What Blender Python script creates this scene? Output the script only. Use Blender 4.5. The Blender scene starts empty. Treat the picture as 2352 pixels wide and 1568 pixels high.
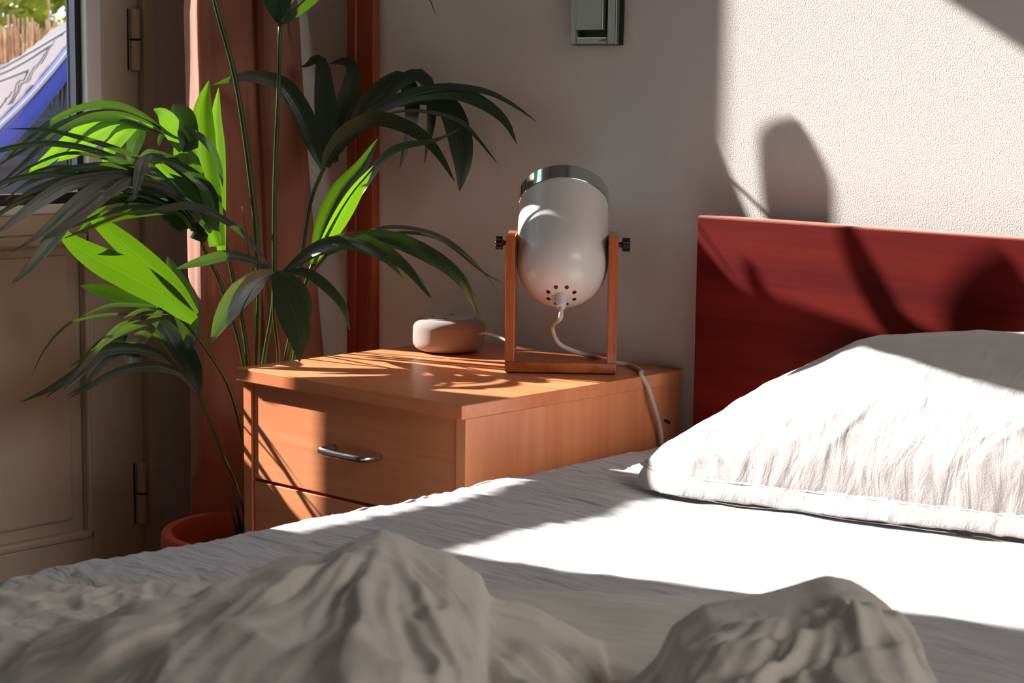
import bpy, bmesh, math, random
import numpy as np
from mathutils import Vector, Matrix, noise
random.seed(4)
PI = math.pi
scene = bpy.context.scene
col = scene.collection

# ------------------------------------------------------------------ camera
FPX = 4480.0
YAW, PITCH, ROLL = math.radians(42.84), math.radians(7.67), math.radians(.66)
CAM = Vector((1.524, -1.971, .908))
_f = Vector((-math.sin(YAW)*math.cos(PITCH), math.cos(YAW)*math.cos(PITCH), -math.sin(PITCH)))
_r = Vector((math.cos(YAW), math.sin(YAW), 0)); _u = _r.cross(_f)
AX = _r*math.cos(ROLL)+_u*math.sin(ROLL)
AY = -_r*math.sin(ROLL)+_u*math.cos(ROLL)
AZ = _f
cd = bpy.data.cameras.new('camera'); cam = bpy.data.objects.new('camera', cd); col.objects.link(cam)
cam.matrix_world = Matrix(((AX.x, AY.x, -AZ.x, CAM.x), (AX.y, AY.y, -AZ.y, CAM.y), (AX.z, AY.z, -AZ.z, CAM.z), (0, 0, 0, 1)))
cd.sensor_width = 36; cd.lens = FPX/2352*36; cd.clip_start = .05; cd.clip_end = 200
cd.dof.use_dof = True; cd.dof.focus_distance = 2.45; cd.dof.aperture_fstop = 16
scene.camera = cam

def ray(px, py): return AX*((px-1176)/FPX) - AY*((py-784)/FPX) + AZ
def at(px, py, d): return CAM + ray(px, py)*d
def onz(px, py, z): r = ray(px, py); return CAM + r*((z-CAM.z)/r.z)
def ony(px, py, y): r = ray(px, py); return CAM + r*((y-CAM.y)/r.y)

# ------------------------------------------------------------------ world, sun, lamps, exposure
w = bpy.data.worlds.new('world'); scene.world = w; w.use_nodes = True
bg = w.node_tree.nodes['Background']; bg.inputs[0].default_value = (.62, .80, 1, 1); bg.inputs[1].default_value = 1.7
SUN = Vector((1, .28, -.58)).normalized()
sd = bpy.data.lights.new('sun', 'SUN'); so = bpy.data.objects.new('sun', sd); col.objects.link(so)
so.rotation_euler = SUN.to_track_quat('-Z', 'Y').to_euler(); so.location = (-4, -2, 4)
sd.energy = 14.0; sd.angle = math.radians(.55); sd.color = (1, .955, .91)
# fill lamp added by the right wall to brighten the bed; no opening there
ad = bpy.data.lights.new('bed_fill', 'AREA'); ao = bpy.data.objects.new('bed_fill', ad); col.objects.link(ao)
ad.shape = 'RECTANGLE'; ad.size = 1.3; ad.size_y = 1.2; ad.energy = 7; ad.spread = math.radians(75); ad.color = (1, .93, .90)
ao.location = (3.3, -.9, 1.75); ao.rotation_euler = (Vector((.75, -1.05, .45))-ao.location).to_track_quat('-Z', 'Y').to_euler()
vs = scene.view_settings
vs.view_transform = 'Standard'; vs.look = 'None'; vs.gamma = 1; vs.exposure = .36; vs.use_curve_mapping = False

# ------------------------------------------------------------------ materials
def newmat(n):
    m = bpy.data.materials.new(n); m.use_nodes = True
    nt = m.node_tree; return m, nt, nt.nodes, nt.links, nt.nodes['Principled BSDF']
def plain(n, c, rough=.5, metal=0, bump=0, bscale=400, spec=.5, var=0, vscale=30, coat=0):
    m, nt, N, L, b = newmat(n)
    b.inputs['Base Color'].default_value = (*c, 1); b.inputs['Roughness'].default_value = rough
    b.inputs['Metallic'].default_value = metal; b.inputs['Specular IOR Level'].default_value = spec
    b.inputs['Coat Weight'].default_value = coat
    tc = N.new('ShaderNodeTexCoord')
    if bump:
        t = N.new('ShaderNodeTexNoise'); t.inputs['Scale'].default_value = bscale; t.inputs['Detail'].default_value = 3
        L.new(tc.outputs['Object'], t.inputs['Vector'])
        u = N.new('ShaderNodeBump'); u.inputs['Strength'].default_value = bump; u.inputs['Distance'].default_value = .002
        L.new(t.outputs['Fac'], u.inputs['Height']); L.new(u.outputs[0], b.inputs['Normal'])
    if var:
        t2 = N.new('ShaderNodeTexNoise'); t2.inputs['Scale'].default_value = vscale; t2.inputs['Detail'].default_value = 5
        L.new(tc.outputs['Object'], t2.inputs['Vector'])
        r = N.new('ShaderNodeValToRGB'); e = r.color_ramp.elements
        e[0].position = .3; e[1].position = .7
        e[0].color = (*[x*(1-var) for x in c], 1); e[1].color = (*[min(1, x*(1+var)) for x in c], 1)
        L.new(t2.outputs['Fac'], r.inputs[0]); L.new(r.outputs[0], b.inputs['Base Color'])
    return m
def wood(n, c1, c2, axis='X', scale=14, rough=.4, stretch=.06, bump=.05, coat=0):
    m, nt, N, L, b = newmat(n)
    tc = N.new('ShaderNodeTexCoord'); mp = N.new('ShaderNodeMapping')
    s = {'X': (stretch, 1, 1), 'Y': (1, stretch, 1), 'Z': (1, 1, stretch)}[axis]
    mp.inputs['Scale'].default_value = s; L.new(tc.outputs['Object'], mp.inputs[0])
    t = N.new('ShaderNodeTexNoise'); t.inputs['Scale'].default_value = scale; t.inputs['Detail'].default_value = 8; t.inputs['Roughness'].default_value = .6; t.inputs['Distortion'].default_value = .4
    t2 = N.new('ShaderNodeTexNoise'); t2.inputs['Scale'].default_value = scale*12; t2.inputs['Detail'].default_value = 3
    L.new(mp.outputs[0], t.inputs['Vector']); L.new(mp.outputs[0], t2.inputs['Vector'])
    mx = N.new('ShaderNodeMath'); mx.operation = 'MULTIPLY_ADD'; mx.inputs[1].default_value = .3
    L.new(t2.outputs['Fac'], mx.inputs[0]); L.new(t.outputs['Fac'], mx.inputs[2])
    r = N.new('ShaderNodeValToRGB'); e = r.color_ramp.elements
    e[0].position = .5; e[1].position = .82; e[0].color = (*c1, 1); e[1].color = (*c2, 1)
    L.new(mx.outputs[0], r.inputs[0]); L.new(r.outputs[0], b.inputs['Base Color'])
    b.inputs['Roughness'].default_value = rough; b.inputs['Coat Weight'].default_value = coat
    u = N.new('ShaderNodeBump'); u.inputs['Strength'].default_value = bump; u.inputs['Distance'].default_value = .001
    L.new(mx.outputs[0], u.inputs['Height']); L.new(u.outputs[0], b.inputs['Normal'])
    return m
def weave(n, c, rough=.9, wscale=700, bump=.3, crease=.0, trans=0, tcol=None, sheen=.1, cscale=(9, 60, 9), cdist=.006):
    m, nt, N, L, b = newmat(n)
    b.inputs['Base Color'].default_value = (*c, 1); b.inputs['Roughness'].default_value = rough
    b.inputs['Sheen Weight'].default_value = sheen; b.inputs['Specular IOR Level'].default_value = .2
    tc = N.new('ShaderNodeTexCoord')
    t = N.new('ShaderNodeTexNoise'); t.inputs['Scale'].default_value = wscale; t.inputs['Detail'].default_value = 2
    L.new(tc.outputs['Object'], t.inputs['Vector'])
    u = N.new('ShaderNodeBump'); u.inputs['Strength'].default_value = bump; u.inputs['Distance'].default_value = .001
    L.new(t.outputs['Fac'], u.inputs['Height'])
    last = u
    if crease:
        mp = N.new('ShaderNodeMapping'); mp.inputs['Scale'].default_value = cscale; mp.inputs['Rotation'].default_value = (0, 0, math.radians(-14))
        L.new(tc.outputs['Object'], mp.inputs[0])
        t3 = N.new('ShaderNodeTexNoise'); t3.inputs['Scale'].default_value = 1; t3.inputs['Detail'].default_value = 6; t3.inputs['Distortion'].default_value = .7
        L.new(mp.outputs[0], t3.inputs['Vector'])
        u2 = N.new('ShaderNodeBump'); u2.inputs['Strength'].default_value = crease; u2.inputs['Distance'].default_value = cdist
        L.new(t3.outputs['Fac'], u2.inputs['Height']); L.new(u.outputs[0], u2.inputs['Normal']); last = u2
    L.new(last.outputs[0], b.inputs['Normal'])
    if trans:
        tr = N.new('ShaderNodeBsdfTranslucent'); tr.inputs[0].default_value = (*(tcol or c), 1)
        mxs = N.new('ShaderNodeMixShader'); mxs.inputs[0].default_value = trans
        L.new(b.outputs[0], mxs.inputs[1]); L.new(tr.outputs[0], mxs.inputs[2]); L.new(mxs.outputs[0], N['Material Output'].inputs[0])
    return m
M = {}
M['wall'] = plain('wall_plaster', (.63, .59, .555), .85, bump=.42, bscale=600, spec=.2)
M['paint'] = plain('cream_gloss_paint', (.60, .53, .41), .35, bump=.05, bscale=60)
M['jamb'] = plain('sky_bright_bead', (.85, .88, .90), .3)  # bluish white raised to stand in for the sky reflection on the bead
M['seal'] = plain('black_rubber_seal', (.01, .012, .02), .35)
M['dark'] = plain('dark_gap', (.01, .008, .006), .8)
M['floor'] = wood('floor_wood', (.16, .06, .025), (.26, .11, .05), 'Y', 9)
M['batten'] = wood('red_brown_wood', (.20, .035, .012), (.34, .075, .025), 'Z', 30, .5)
M['beech_x'] = wood('beech_laminate', (.70, .215, .085), (.84, .345, .155), 'X', 9, .42)
M['beech_y'] = wood('beech_laminate_side', (.70, .215, .085), (.84, .345, .155), 'Z', 9, .42)
M['beech_t'] = wood('beech_laminate_top', (.70, .215, .085), (.84, .345, .155), 'X', 9, .3)
M['mahog'] = wood('mahogany_red', (.090, .0035, .0025), (.145, .0085, .005), 'X', 20, .5)
M['mahog'].node_tree.nodes['Principled BSDF'].inputs['Specular IOR Level'].default_value = .12
M['mahog_edge'] = wood('mahogany_pale_edge', (.5, .2, .14), (.62, .3, .22), 'X', 20, .3)
M['acacia'] = wood('acacia_wood', (.30, .06, .012), (.56, .16, .035), 'Z', 26, .3, coat=.3)
M['acacia_h'] = wood('acacia_wood_flat', (.30, .06, .012), (.56, .16, .035), 'X', 26, .3, coat=.3)
M['sheet'] = weave('white_cotton', (.57, .55, .56), crease=1.0, cscale=(8, 62, 8), cdist=.011)
M['pillow'] = weave('white_cotton_pillow', (.60, .565, .55), crease=.6, cscale=(40, 12, 12))
M['duvet'] = weave('white_muslin', (.64, .60, .53), crease=.6, cscale=(22, 22, 22))
M['curtain'] = weave('terracotta_linen', (.42, .215, .15), wscale=900, bump=.6, trans=.3, tcol=(.75, .24, .10))
M['shade'] = plain('white_powder_coat', (.68, .64, .60), .35, bump=.05, bscale=900, coat=.2)
M['chrome'] = plain('chrome', (.62, .68, .70), .08, 1)
M['steel'] = plain('brushed_steel', (.62, .60, .57), .25, 1, bump=.1, bscale=300)
M['black'] = plain('black_plastic', (.012, .012, .014), .35)
M['bulb'] = plain('bulb_glass', (.9, .9, .88), .2)
M['cord'] = weave('white_woven_cord', (.60, .53, .47), wscale=1500, bump=.5)
M['dotf'] = weave('grey_speaker_fabric', (.38, .32, .295), wscale=2200, bump=.9)
M['dott'] = plain('grey_matte_plastic', (.45, .46, .44), .35)
M['rubber'] = plain('rubber_foot', (.02, .02, .02), .8)
M['terra'] = plain('terracotta', (.42, .075, .035), .7, bump=.3, bscale=120, var=.15)
M['soil'] = plain('potting_soil', (.025, .017, .012), 1, bump=1, bscale=90, var=.5)
M['alu'] = plain('satin_aluminium', (.46, .54, .50), .32, .85, bump=.05, bscale=500)
M['recess'] = plain('dark_switch_recess', (.015, .014, .016), .5)
M['base'] = wood('bed_rail', (.10, .01, .006), (.18, .02, .01), 'Y', 20, .4)
M['reed'] = plain('dry_reed', (.66, .33, .17), .8, var=.4, vscale=18)
M['bush'] = plain('garden_leaves', (.42, .44, .05), .6, var=.6, vscale=9)
M['patio'] = plain('patio_stone', (.10, .085, .08), .9, var=.5, vscale=4)
M['ham'] = weave('pale_hammock_cloth', (.10, .08, .085), wscale=120, bump=.6)
M['hamblue'] = weave('blue_hammock_border', (.035, .045, .22), wscale=300, bump=.4)
M['fringe'] = weave('dark_knotted_fringe', (.05, .05, .06), wscale=200, bump=1)
M['rope'] = weave('white_hammock_rope', (.30, .28, .28), wscale=500, bump=.6)
M['ceil'] = plain('ceiling_paint', (.50, .44, .38), .9)
M['wall2'] = plain('tan_wall_paint', (.34, .26, .20), .9, bump=.3, bscale=170)
def leafmat(n, c, tcol, tr=.38, rough=.33):
    m, nt, N, L, b = newmat(n)
    b.inputs['Roughness'].default_value = rough; b.inputs['Specular IOR Level'].default_value = .85; b.inputs['Coat Weight'].default_value = .35; b.inputs['Coat Roughness'].default_value = .3
    uv = N.new('ShaderNodeUVMap'); mp = N.new('ShaderNodeMapping'); mp.inputs['Scale'].default_value = (34, .5, 1)
    L.new(uv.outputs[0], mp.inputs[0])
    t = N.new('ShaderNodeTexNoise'); t.inputs['Scale'].default_value = 1; t.inputs['Detail'].default_value = 3
    L.new(mp.outputs[0], t.inputs['Vector'])
    r = N.new('ShaderNodeValToRGB'); e = r.color_ramp.elements; e[0].position = .35; e[1].position = .65
    e[0].color = (*[x*.45 for x in c], 1); e[1].color = (*[x*1.7 for x in c], 1)
    L.new(t.outputs['Fac'], r.inputs[0]); L.new(r.outputs[0], b.inputs['Base Color'])
    u = N.new('ShaderNodeBump'); u.inputs['Strength'].default_value = .5; u.inputs['Distance'].default_value = .0015
    L.new(t.outputs['Fac'], u.inputs['Height']); L.new(u.outputs[0], b.inputs['Normal'])
    r2 = N.new('ShaderNodeValToRGB'); e = r2.color_ramp.elements; e[0].position = .3; e[1].position = .7
    e[0].color = (*[x*.75 for x in tcol], 1); e[1].color = (*tcol, 1)
    L.new(t.outputs['Fac'], r2.inputs[0])
    trn = N.new('ShaderNodeBsdfTranslucent'); L.new(r2.outputs[0], trn.inputs[0])
    mx = N.new('ShaderNodeMixShader'); mx.inputs[0].default_value = tr
    L.new(b.outputs[0], mx.inputs[1]); L.new(trn.outputs[0], mx.inputs[2]); L.new(mx.outputs[0], N['Material Output'].inputs[0])
    return m
M['leaf'] = leafmat('palm_leaf', (.008, .024, .012), (.25, .56, .006), tr=.3, rough=.28)
M['leaf_shaded'] = leafmat('palm_leaf_shaded', (.009, .026, .016), (.20, .48, .006), tr=.09, rough=.25)  # shade put into the leaf: less translucent copy for fronds that look unlit
M['stalk'] = plain('palm_stalk', (.035, .07, .015), .3, var=.3, vscale=25)
def glassmat():
    m, nt, N, L, b = newmat('window_glass')
    N.remove(b)
    t = N.new('ShaderNodeBsdfTransparent'); g = N.new('ShaderNodeBsdfGlossy'); g.inputs['Roughness'].default_value = .02
    fr = N.new('ShaderNodeFresnel'); fr.inputs[0].default_value = 1.3
    mx = N.new('ShaderNodeMixShader'); L.new(fr.outputs[0], mx.inputs[0]); L.new(t.outputs[0], mx.inputs[1]); L.new(g.outputs[0], mx.inputs[2])
    L.new(mx.outputs[0], N['Material Output'].inputs[0]); return m
M['glass'] = glassmat()

# ------------------------------------------------------------------ helpers
def link(name, me, mat=None, parent=None, smooth=True):
    o = bpy.data.objects.new(name, me); col.objects.link(o)
    if mat:
        for x in (mat if isinstance(mat, (list, tuple)) else [mat]): me.materials.append(M[x])
    if smooth:
        for p in me.polygons: p.use_smooth = True
    if parent:
        o.parent = parent; o.matrix_parent_inverse = parent.matrix_world.inverted() if False else Matrix.Translation(-parent.location)
    return o
def obj(name, bm, mat=None, parent=None, smooth=True, bevel=0, seg=2):
    me = bpy.data.meshes.new(name); bm.normal_update(); bm.to_mesh(me); bm.free()
    o = link(name, me, mat, parent, smooth)
    if bevel:
        b = o.modifiers.new('bevel', 'BEVEL'); b.width = bevel; b.segments = seg; b.limit_method = 'ANGLE'; b.angle_limit = .6
        b.harden_normals = False
    return o
def auto(o, a=.7):
    me = o.data
    try: me.set_sharp_from_angle(angle=a)
    except Exception: pass
    return o
def tag(o, label=None, cat=None, group=None, kind=None):
    if label: o['label'] = label
    if cat: o['category'] = cat
    if group: o['group'] = group
    if kind: o['kind'] = kind
    return o
def thing(name, loc, label, cat, group=None):
    o = bpy.data.objects.new(name, None); o.location = loc; o.empty_display_size = .05; col.objects.link(o)
    return tag(o, label, cat, group)
def box(bm, x0, x1, y0, y1, z0, z1, mtx=None, mi=0):
    vs_ = [bm.verts.new(mtx @ Vector(p) if mtx else p) for p in
           ((x0, y0, z0), (x1, y0, z0), (x1, y1, z0), (x0, y1, z0), (x0, y0, z1), (x1, y0, z1), (x1, y1, z1), (x0, y1, z1))]
    for f in ((0, 3, 2, 1), (4, 5, 6, 7), (0, 1, 5, 4), (1, 2, 6, 5), (2, 3, 7, 6), (3, 0, 4, 7)):
        fc = bm.faces.new([vs_[i] for i in f]); fc.material_index = mi
    return bm
def boxes(*bs, mtx=None):
    bm = bmesh.new()
    for b in bs: box(bm, *b, mtx=mtx)
    return bm
def lathe(bm, prof, seg=48, mtx=None, cap0=True, cap1=True, wob=None):
    rings = []
    for r, z in prof:
        ring = []
        for k in range(seg):
            a = 2*PI*k/seg; p = Vector((r*math.cos(a), r*math.sin(a), z))
            ring.append(bm.verts.new(mtx @ p if mtx else p))
        rings.append(ring)
    for a, b in zip(rings, rings[1:]):
        for k in range(seg): bm.faces.new((a[k], a[(k+1) % seg], b[(k+1) % seg], b[k]))
    if cap0: bm.faces.new(list(reversed(rings[0])))
    if cap1: bm.faces.new(rings[-1])
    return bm
def spline(P, n):
    """Catmull-Rom through tuples of any dimension, n samples."""
    P = [np.array(p, float) for p in P]
    if len(P) == 2: P = [P[0], (P[0]+P[1])/2, P[1]]
    d = [0]
    for a, b in zip(P, P[1:]): d.append(d[-1]+max(1e-6, np.linalg.norm(b-a)))
    out = []
    for i in range(n):
        s = d[-1]*i/(n-1)
        k = max(j for j in range(len(P)-1) if d[j] <= s+1e-9); k = min(k, len(P)-2)
        t = (s-d[k])/(d[k+1]-d[k])
        p1, p2 = P[k], P[k+1]; h = d[k+1]-d[k]
        m1 = (p2-P[k-1])/(d[k+1]-d[k-1])*h if k > 0 else (p2-p1)
        m2 = (P[k+2]-p1)/(d[k+2]-d[k])*h if k+2 < len(P) else (p2-p1)
        out.append((2*t**3-3*t**2+1)*p1+(t**3-2*t**2+t)*m1+(-2*t**3+3*t**2)*p2+(t**3-t**2)*m2)
    return out
def tube(bm, pts, r, seg=10, cap=True):
    """pts: Vectors; r: number or function of 0..1"""
    rf = r if callable(r) else (lambda s: r)
    n = len(pts); prev = None; rings = []
    for i, p in enumerate(pts):
        t = (pts[min(i+1, n-1)]-pts[max(i-1, 0)]).normalized()
        if prev is None:
            a = Vector((0, 0, 1)) if abs(t.z) < .9 else Vector((1, 0, 0))
            nrm = t.cross(a).normalized()
        else: nrm = (prev-t*prev.dot(t)).normalized()
        prev = nrm; bn = t.cross(nrm); R = rf(i/(n-1))
        rings.append([bm.verts.new(p+nrm*R*math.cos(2*PI*k/seg)+bn*R*math.sin(2*PI*k/seg)) for k in range(seg)])
    for a, b in zip(rings, rings[1:]):
        for k in range(seg): bm.faces.new((a[k], a[(k+1) % seg], b[(k+1) % seg], b[k]))
    if cap: bm.faces.new(list(reversed(rings[0]))); bm.faces.new(rings[-1])
    return bm
def prism(bm, pts, y0, y1, mtx=None):
    """outline pts (x,z) extruded along y"""
    a = [bm.verts.new((mtx @ Vector((x, y0, z))) if mtx else (x, y0, z)) for x, z in pts]
    b = [bm.verts.new((mtx @ Vector((x, y1, z))) if mtx else (x, y1, z)) for x, z in pts]
    bm.faces.new(a); bm.faces.new(list(reversed(b))); n = len(pts)
    for i in range(n): bm.faces.new((a[(i+1) % n], a[i], b[i], b[(i+1) % n]))
    bmesh.ops.recalc_face_normals(bm, faces=bm.faces[:]); return bm
def grid(nx, ny, fn, name, mat, parent=None, solid=0):
    vs_, uv = [], []
    for j in range(ny):
        for i in range(nx): vs_.append(tuple(fn(i/(nx-1), j/(ny-1))))
    fs = [(j*nx+i, j*nx+i+1, (j+1)*nx+i+1, (j+1)*nx+i) for j in range(ny-1) for i in range(nx-1)]
    me = bpy.data.meshes.new(name); me.from_pydata(vs_, [], fs); me.update()
    o = link(name, me, mat, parent)
    if solid:
        s = o.modifiers.new('solid', 'SOLIDIFY'); s.thickness = solid; s.offset = -1
    return o
def fbm(x, y, z=0, o=4): return noise.fractal(Vector((x, y, z)), 1.0, 2.0, o)
def ridge(x, y, z=0): return 1-abs(noise.noise(Vector((x, y, z))))*2
def sm(a, b, x):
    t = max(0, min(1, (x-a)/(b-a))); return t*t*(3-2*t)

# ------------------------------------------------------------------ room shell
XW, YB = -.93, 0.0
RX, FY, CZ = 3.4, -4.2, 2.5
def struct(o): o['kind'] = 'structure'; return o
struct(obj('floor', boxes((XW-.05, RX+.1, FY-.1, .1, -.05, 0)), 'floor', smooth=False))
struct(obj('ceiling', boxes((XW-.05, RX+.1, FY-.1, .1, CZ, CZ+.05)), 'ceil', smooth=False))
struct(obj('wall_back', boxes((XW-.06, RX+.1, 0, .1, 0, CZ)), 'wall', smooth=False))
struct(obj('wall_right', boxes((RX, RX+.1, FY, 0, 0, CZ)), 'wall2', smooth=False))
struct(obj('wall_front', boxes((XW-.06, RX+.1, FY-.1, FY, 0, CZ)), 'wall2', smooth=False))
# left wall round the glazed door opening (y -1.15 .. -.142, z 0 .. 1.88)
struct(obj('wall_left', boxes((XW-.06, XW+.006, -.142, 0, 0, CZ), (XW-.06, XW+.006, FY, -1.16, 0, CZ),
                              (XW-.06, XW+.006, -1.16, -.142, 1.88, CZ)), 'wall', smooth=False))
# fixed frame of the door
o = obj('trim_1', boxes((XW-.05, XW+.010, -.163, -.142, 0, 1.88), (XW-.05, XW+.010, -1.16, -1.14, 0, 1.88),
                        (XW-.05, XW+.010, -1.14, -.163, 1.86, 1.88)), 'paint', smooth=False, bevel=.002)
struct(o)
# glazed door leaf: stiles, rails, raised panel, beads, hinges, pane
YG0, YG1, ZG0, ZG1 = -1.04, -.271, .734, 1.765
dr = bpy.data.objects.new('door_1', None); dr.location = (XW, -.166, 0); col.objects.link(dr); struct(dr)
tag(dr, 'cream glazed door with raised lower panel beside the palm', 'door')
x0, x1 = XW-.045, XW
obj('leaf_frame', boxes((x0, x1, -.262, -.166, .02, .703), (x0, x1, -.243, -.166, .703, 1.855), (x0, x1, -1.135, YG0-.02, .02, 1.855),
                        (x0, x1, YG0-.02, -.262, .02, .205), (x0, x1, YG0-.02, -.262, .672, .703),
                        (x0, x1, YG0-.02, -.243, ZG1+.01, 1.855)), 'paint', dr, smooth=False, bevel=.003)
pm = bmesh.new()
box(pm, x0+.01, x1-.014, YG0-.02, -.262, .20, .675)
box(pm, x0+.004, x1-.006, YG0+.02, -.292, .235, .640)
obj('raised_panel', pm, 'paint', dr, smooth=False, bevel=.005)
obj('panel_moulding', boxes((x1-.014, x1+.004, -.272, -.262, .205, .672), (x1-.014, x1+.004, YG0-.02, -.262, .655, .672),
                            (x1-.014, x1+.004, YG0-.02, -.262, .205, .218)), 'paint', dr, smooth=False, bevel=.004)
obj('glazing_bead', boxes((x1-.03, x1+.010, YG1+.004, -.240, .703, ZG1+.01), (x1-.03, x1+.004, YG0, YG1+.004, .703, .717),
                          (x1-.03, x1+.004, YG0-.02, YG0, .703, ZG1+.01), (x1-.03, x1+.004, YG0, YG1, ZG1, ZG1+.01)), 'jamb', dr, smooth=False, bevel=.003)
obj('rubber_seal', boxes((x1-.026, x1-.004, YG1-.006, YG1+.004, .717, ZG1), (x1-.026, x1-.006, YG0, YG1-.006, .717, .733)), 'seal', dr, smooth=False)
obj('pane', boxes((x1-.024, x1-.018, YG0, YG1-.006, .733, ZG1)), 'glass', dr, smooth=False)
for z0, z1 in ((.914, 1.006), (.214, .309)):
    b = bmesh.new(); yy = -.176
    for a, c in ((z0, (z0+z1)/2-.0012), ((z0+z1)/2+.0012, z1)):
        lathe(b, [(.0065, a), (.0075, a+.001), (.0075, c-.001), (.0065, c)], 16, Matrix.Translation((XW+.006, yy, 0)))
    h = obj('hinge', b, 'paint', dr); auto(h)
    g = boxes((XW, XW+.0012, yy-.0105, yy-.0082, z0, z1), (XW, XW+.0136, yy-.0065, yy+.006, (z0+z1)/2-.001, (z0+z1)/2+.001))
    obj('hinge_gap', g, 'dark', dr, smooth=False)
# wood batten on the back wall
bt = obj('trim_2', boxes((-.6245, -.5725, -.014, 0, 0, CZ), (-.6245, -.606, -.018, 0, 0, CZ)), 'batten', smooth=False, bevel=.0015)
struct(bt)

# ------------------------------------------------------------------ switch on the wall
sx0, sx1, sz0 = -.197, -.113, .9525
sw = thing('light_switch', (-.155, 0, 1.0), 'satin grey metal light switch plate high on the wall above the lamp', 'light switch')
def plate(bm, x0, x1, z0, z1, y0, y1, cav, n=14):
    pts = []
    for k in range(n+1): t = k/n; pts.append((x0+cav*math.sin(PI*t), z0+(z1-z0)*t))
    for k in range(n+1): t = k/n; pts.append((x1-cav*math.sin(PI*t), z1-(z1-z0)*t))
    return prism(bm, pts, y0, y1)
b = plate(bmesh.new(), sx0, sx1, sz0, sz0+.085, -.004, 0, -.0012)
obj('back_plate', b, 'recess', sw, smooth=False)
b = bmesh.new()
# outer plate as a ring: four bars round a recess
ix0, ix1, iz0, iz1 = sx0+.013, sx1-.0185, sz0+.0105, sz0+.0745
for bb in ((sx0+.001, ix0, sz0+.001, sz0+.084), (ix1, sx1-.004, sz0+.001, sz0+.084)):
    plate(b, bb[0], bb[1], bb[2], bb[3], -.011, -.003, .0)
box(b, ix0, ix1, -.011, -.003, sz0+.001, iz0); box(b, ix0, ix1, -.011, -.003, iz1, sz0+.084)
obj('frame', b, 'alu', sw, smooth=False, bevel=.0015)
b = bmesh.new(); box(b, ix0+.0005, ix1-.006, -.014, -.004, iz0+.009, iz1-.001)
obj('rocker', b, 'alu', sw, smooth=False, bevel=.0012)
obj('maker_mark', boxes((ix1-.013, ix1-.002, -.0114, -.0109, sz0+.0052, sz0+.0062), (ix1-.009, ix1-.002, -.0114, -.0109, sz0+.0072, sz0+.008)), 'recess', sw, smooth=False)

# ------------------------------------------------------------------ nightstand
NX0, NX1, NY0, NZ = -.402, 0.0, -.410, .54
ns = thing('nightstand', (-.2, -.2, 0), 'orange beech nightstand with two drawers between the palm and the bed', 'nightstand')
obj('top', boxes((NX0, NX1, NY0, -.004, NZ-.0168, NZ)), 'beech_t', ns, smooth=False, bevel=.0012)
bx0, bx1, by = NX0+.004, NX1-.002, NY0+.0086
obj('side_panel', boxes((bx0, bx0+.0155, by, -.006, 0, NZ-.0168)), 'beech_y', ns, smooth=False, bevel=.0006)
obj('side_panel', boxes((bx1-.0155, bx1, by, -.006, 0, NZ-.0168)), 'beech_y', ns, smooth=False, bevel=.0006)
obj('back_panel', boxes((bx0+.0155, bx1-.0155, -.014, -.008, .04, NZ-.0168)), 'beech_x', ns, smooth=False)
obj('plinth', boxes((bx0+.0155, bx1-.0155, by+.02, by+.035, 0, .06)), 'beech_x', ns, smooth=False)
obj('carcass_shadow_board', boxes((bx0+.0155, bx1-.0155, by+.024, by+.03, .06, NZ-.018)), 'beech_x', ns, smooth=False)
for z0, z1, hz in ((.3985, .5215, .459), (.255, .3945, .324), (.11, .251, .18)):
    d = obj('drawer', boxes((bx0+.0165, bx1-.0165, by+.003, by+.019, z0, z1)), 'beech_x', ns, smooth=False, bevel=.0008)
    hb = bmesh.new(); hx0, hx1, hy = -.236, -.139, by+.003
    pts = spline([(hx0+.008, hy, hz), (hx0+.007, hy-.016, hz), (hx0+.012, hy-.026, hz), (hx0+.025, hy-.029, hz), (-.187, hy-.0295, hz),
                  (hx1-.025, hy-.029, hz), (hx1-.012, hy-.026, hz), (hx1-.007, hy-.016, hz), (hx1-.008, hy, hz)], 36)
    tube(hb, [Vector(p) for p in pts], .0046, 12)
    hh = obj('handle', hb, 'steel', None); hh.parent = d; hh.matrix_parent_inverse = Matrix.Translation(-ns.location) @ Matrix.Identity(4)
    hh.matrix_parent_inverse = Matrix.Identity(4)
# black cable pin on the side face
pn = bmesh.new(); tube(pn, [Vector((-.002, -.036, .478)), Vector((.006, -.037, .476))], .0022, 8)
obj('shelf_pin', pn, 'black', ns)

# ------------------------------------------------------------------ lamp
LA = Vector((-.136, -.194, NZ)); LYAW = math.radians(40.6)
lp = thing('bedside_lamp', LA, 'white capsule spotlight lamp tilted in a wooden U-shaped frame with black knobs', 'lamp')
LM = Matrix.Translation(LA) @ Matrix.Rotation(LYAW, 4, 'Z')
LW, LD, LH, LT = .1405, .10, .1735, .0118
o = obj('frame_base', boxes((0, LW, 0, LD, .002, .0145), mtx=LM), 'acacia_h', lp, smooth=False, bevel=.0008)
obj('frame_side', boxes((0, LT, 0, LD, .0145, LH), mtx=LM), 'acacia', lp, smooth=False, bevel=.0008)
obj('frame_side', boxes((LW-LT, LW, 0, LD, .0145, LH), mtx=LM), 'acacia', lp, smooth=False, bevel=.0008)
obj('foot_pad', boxes((.002, LW-.002, .002, LD-.002, 0, .002), mtx=LM), 'rubber', lp, smooth=False)
zk = .1605
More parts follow.
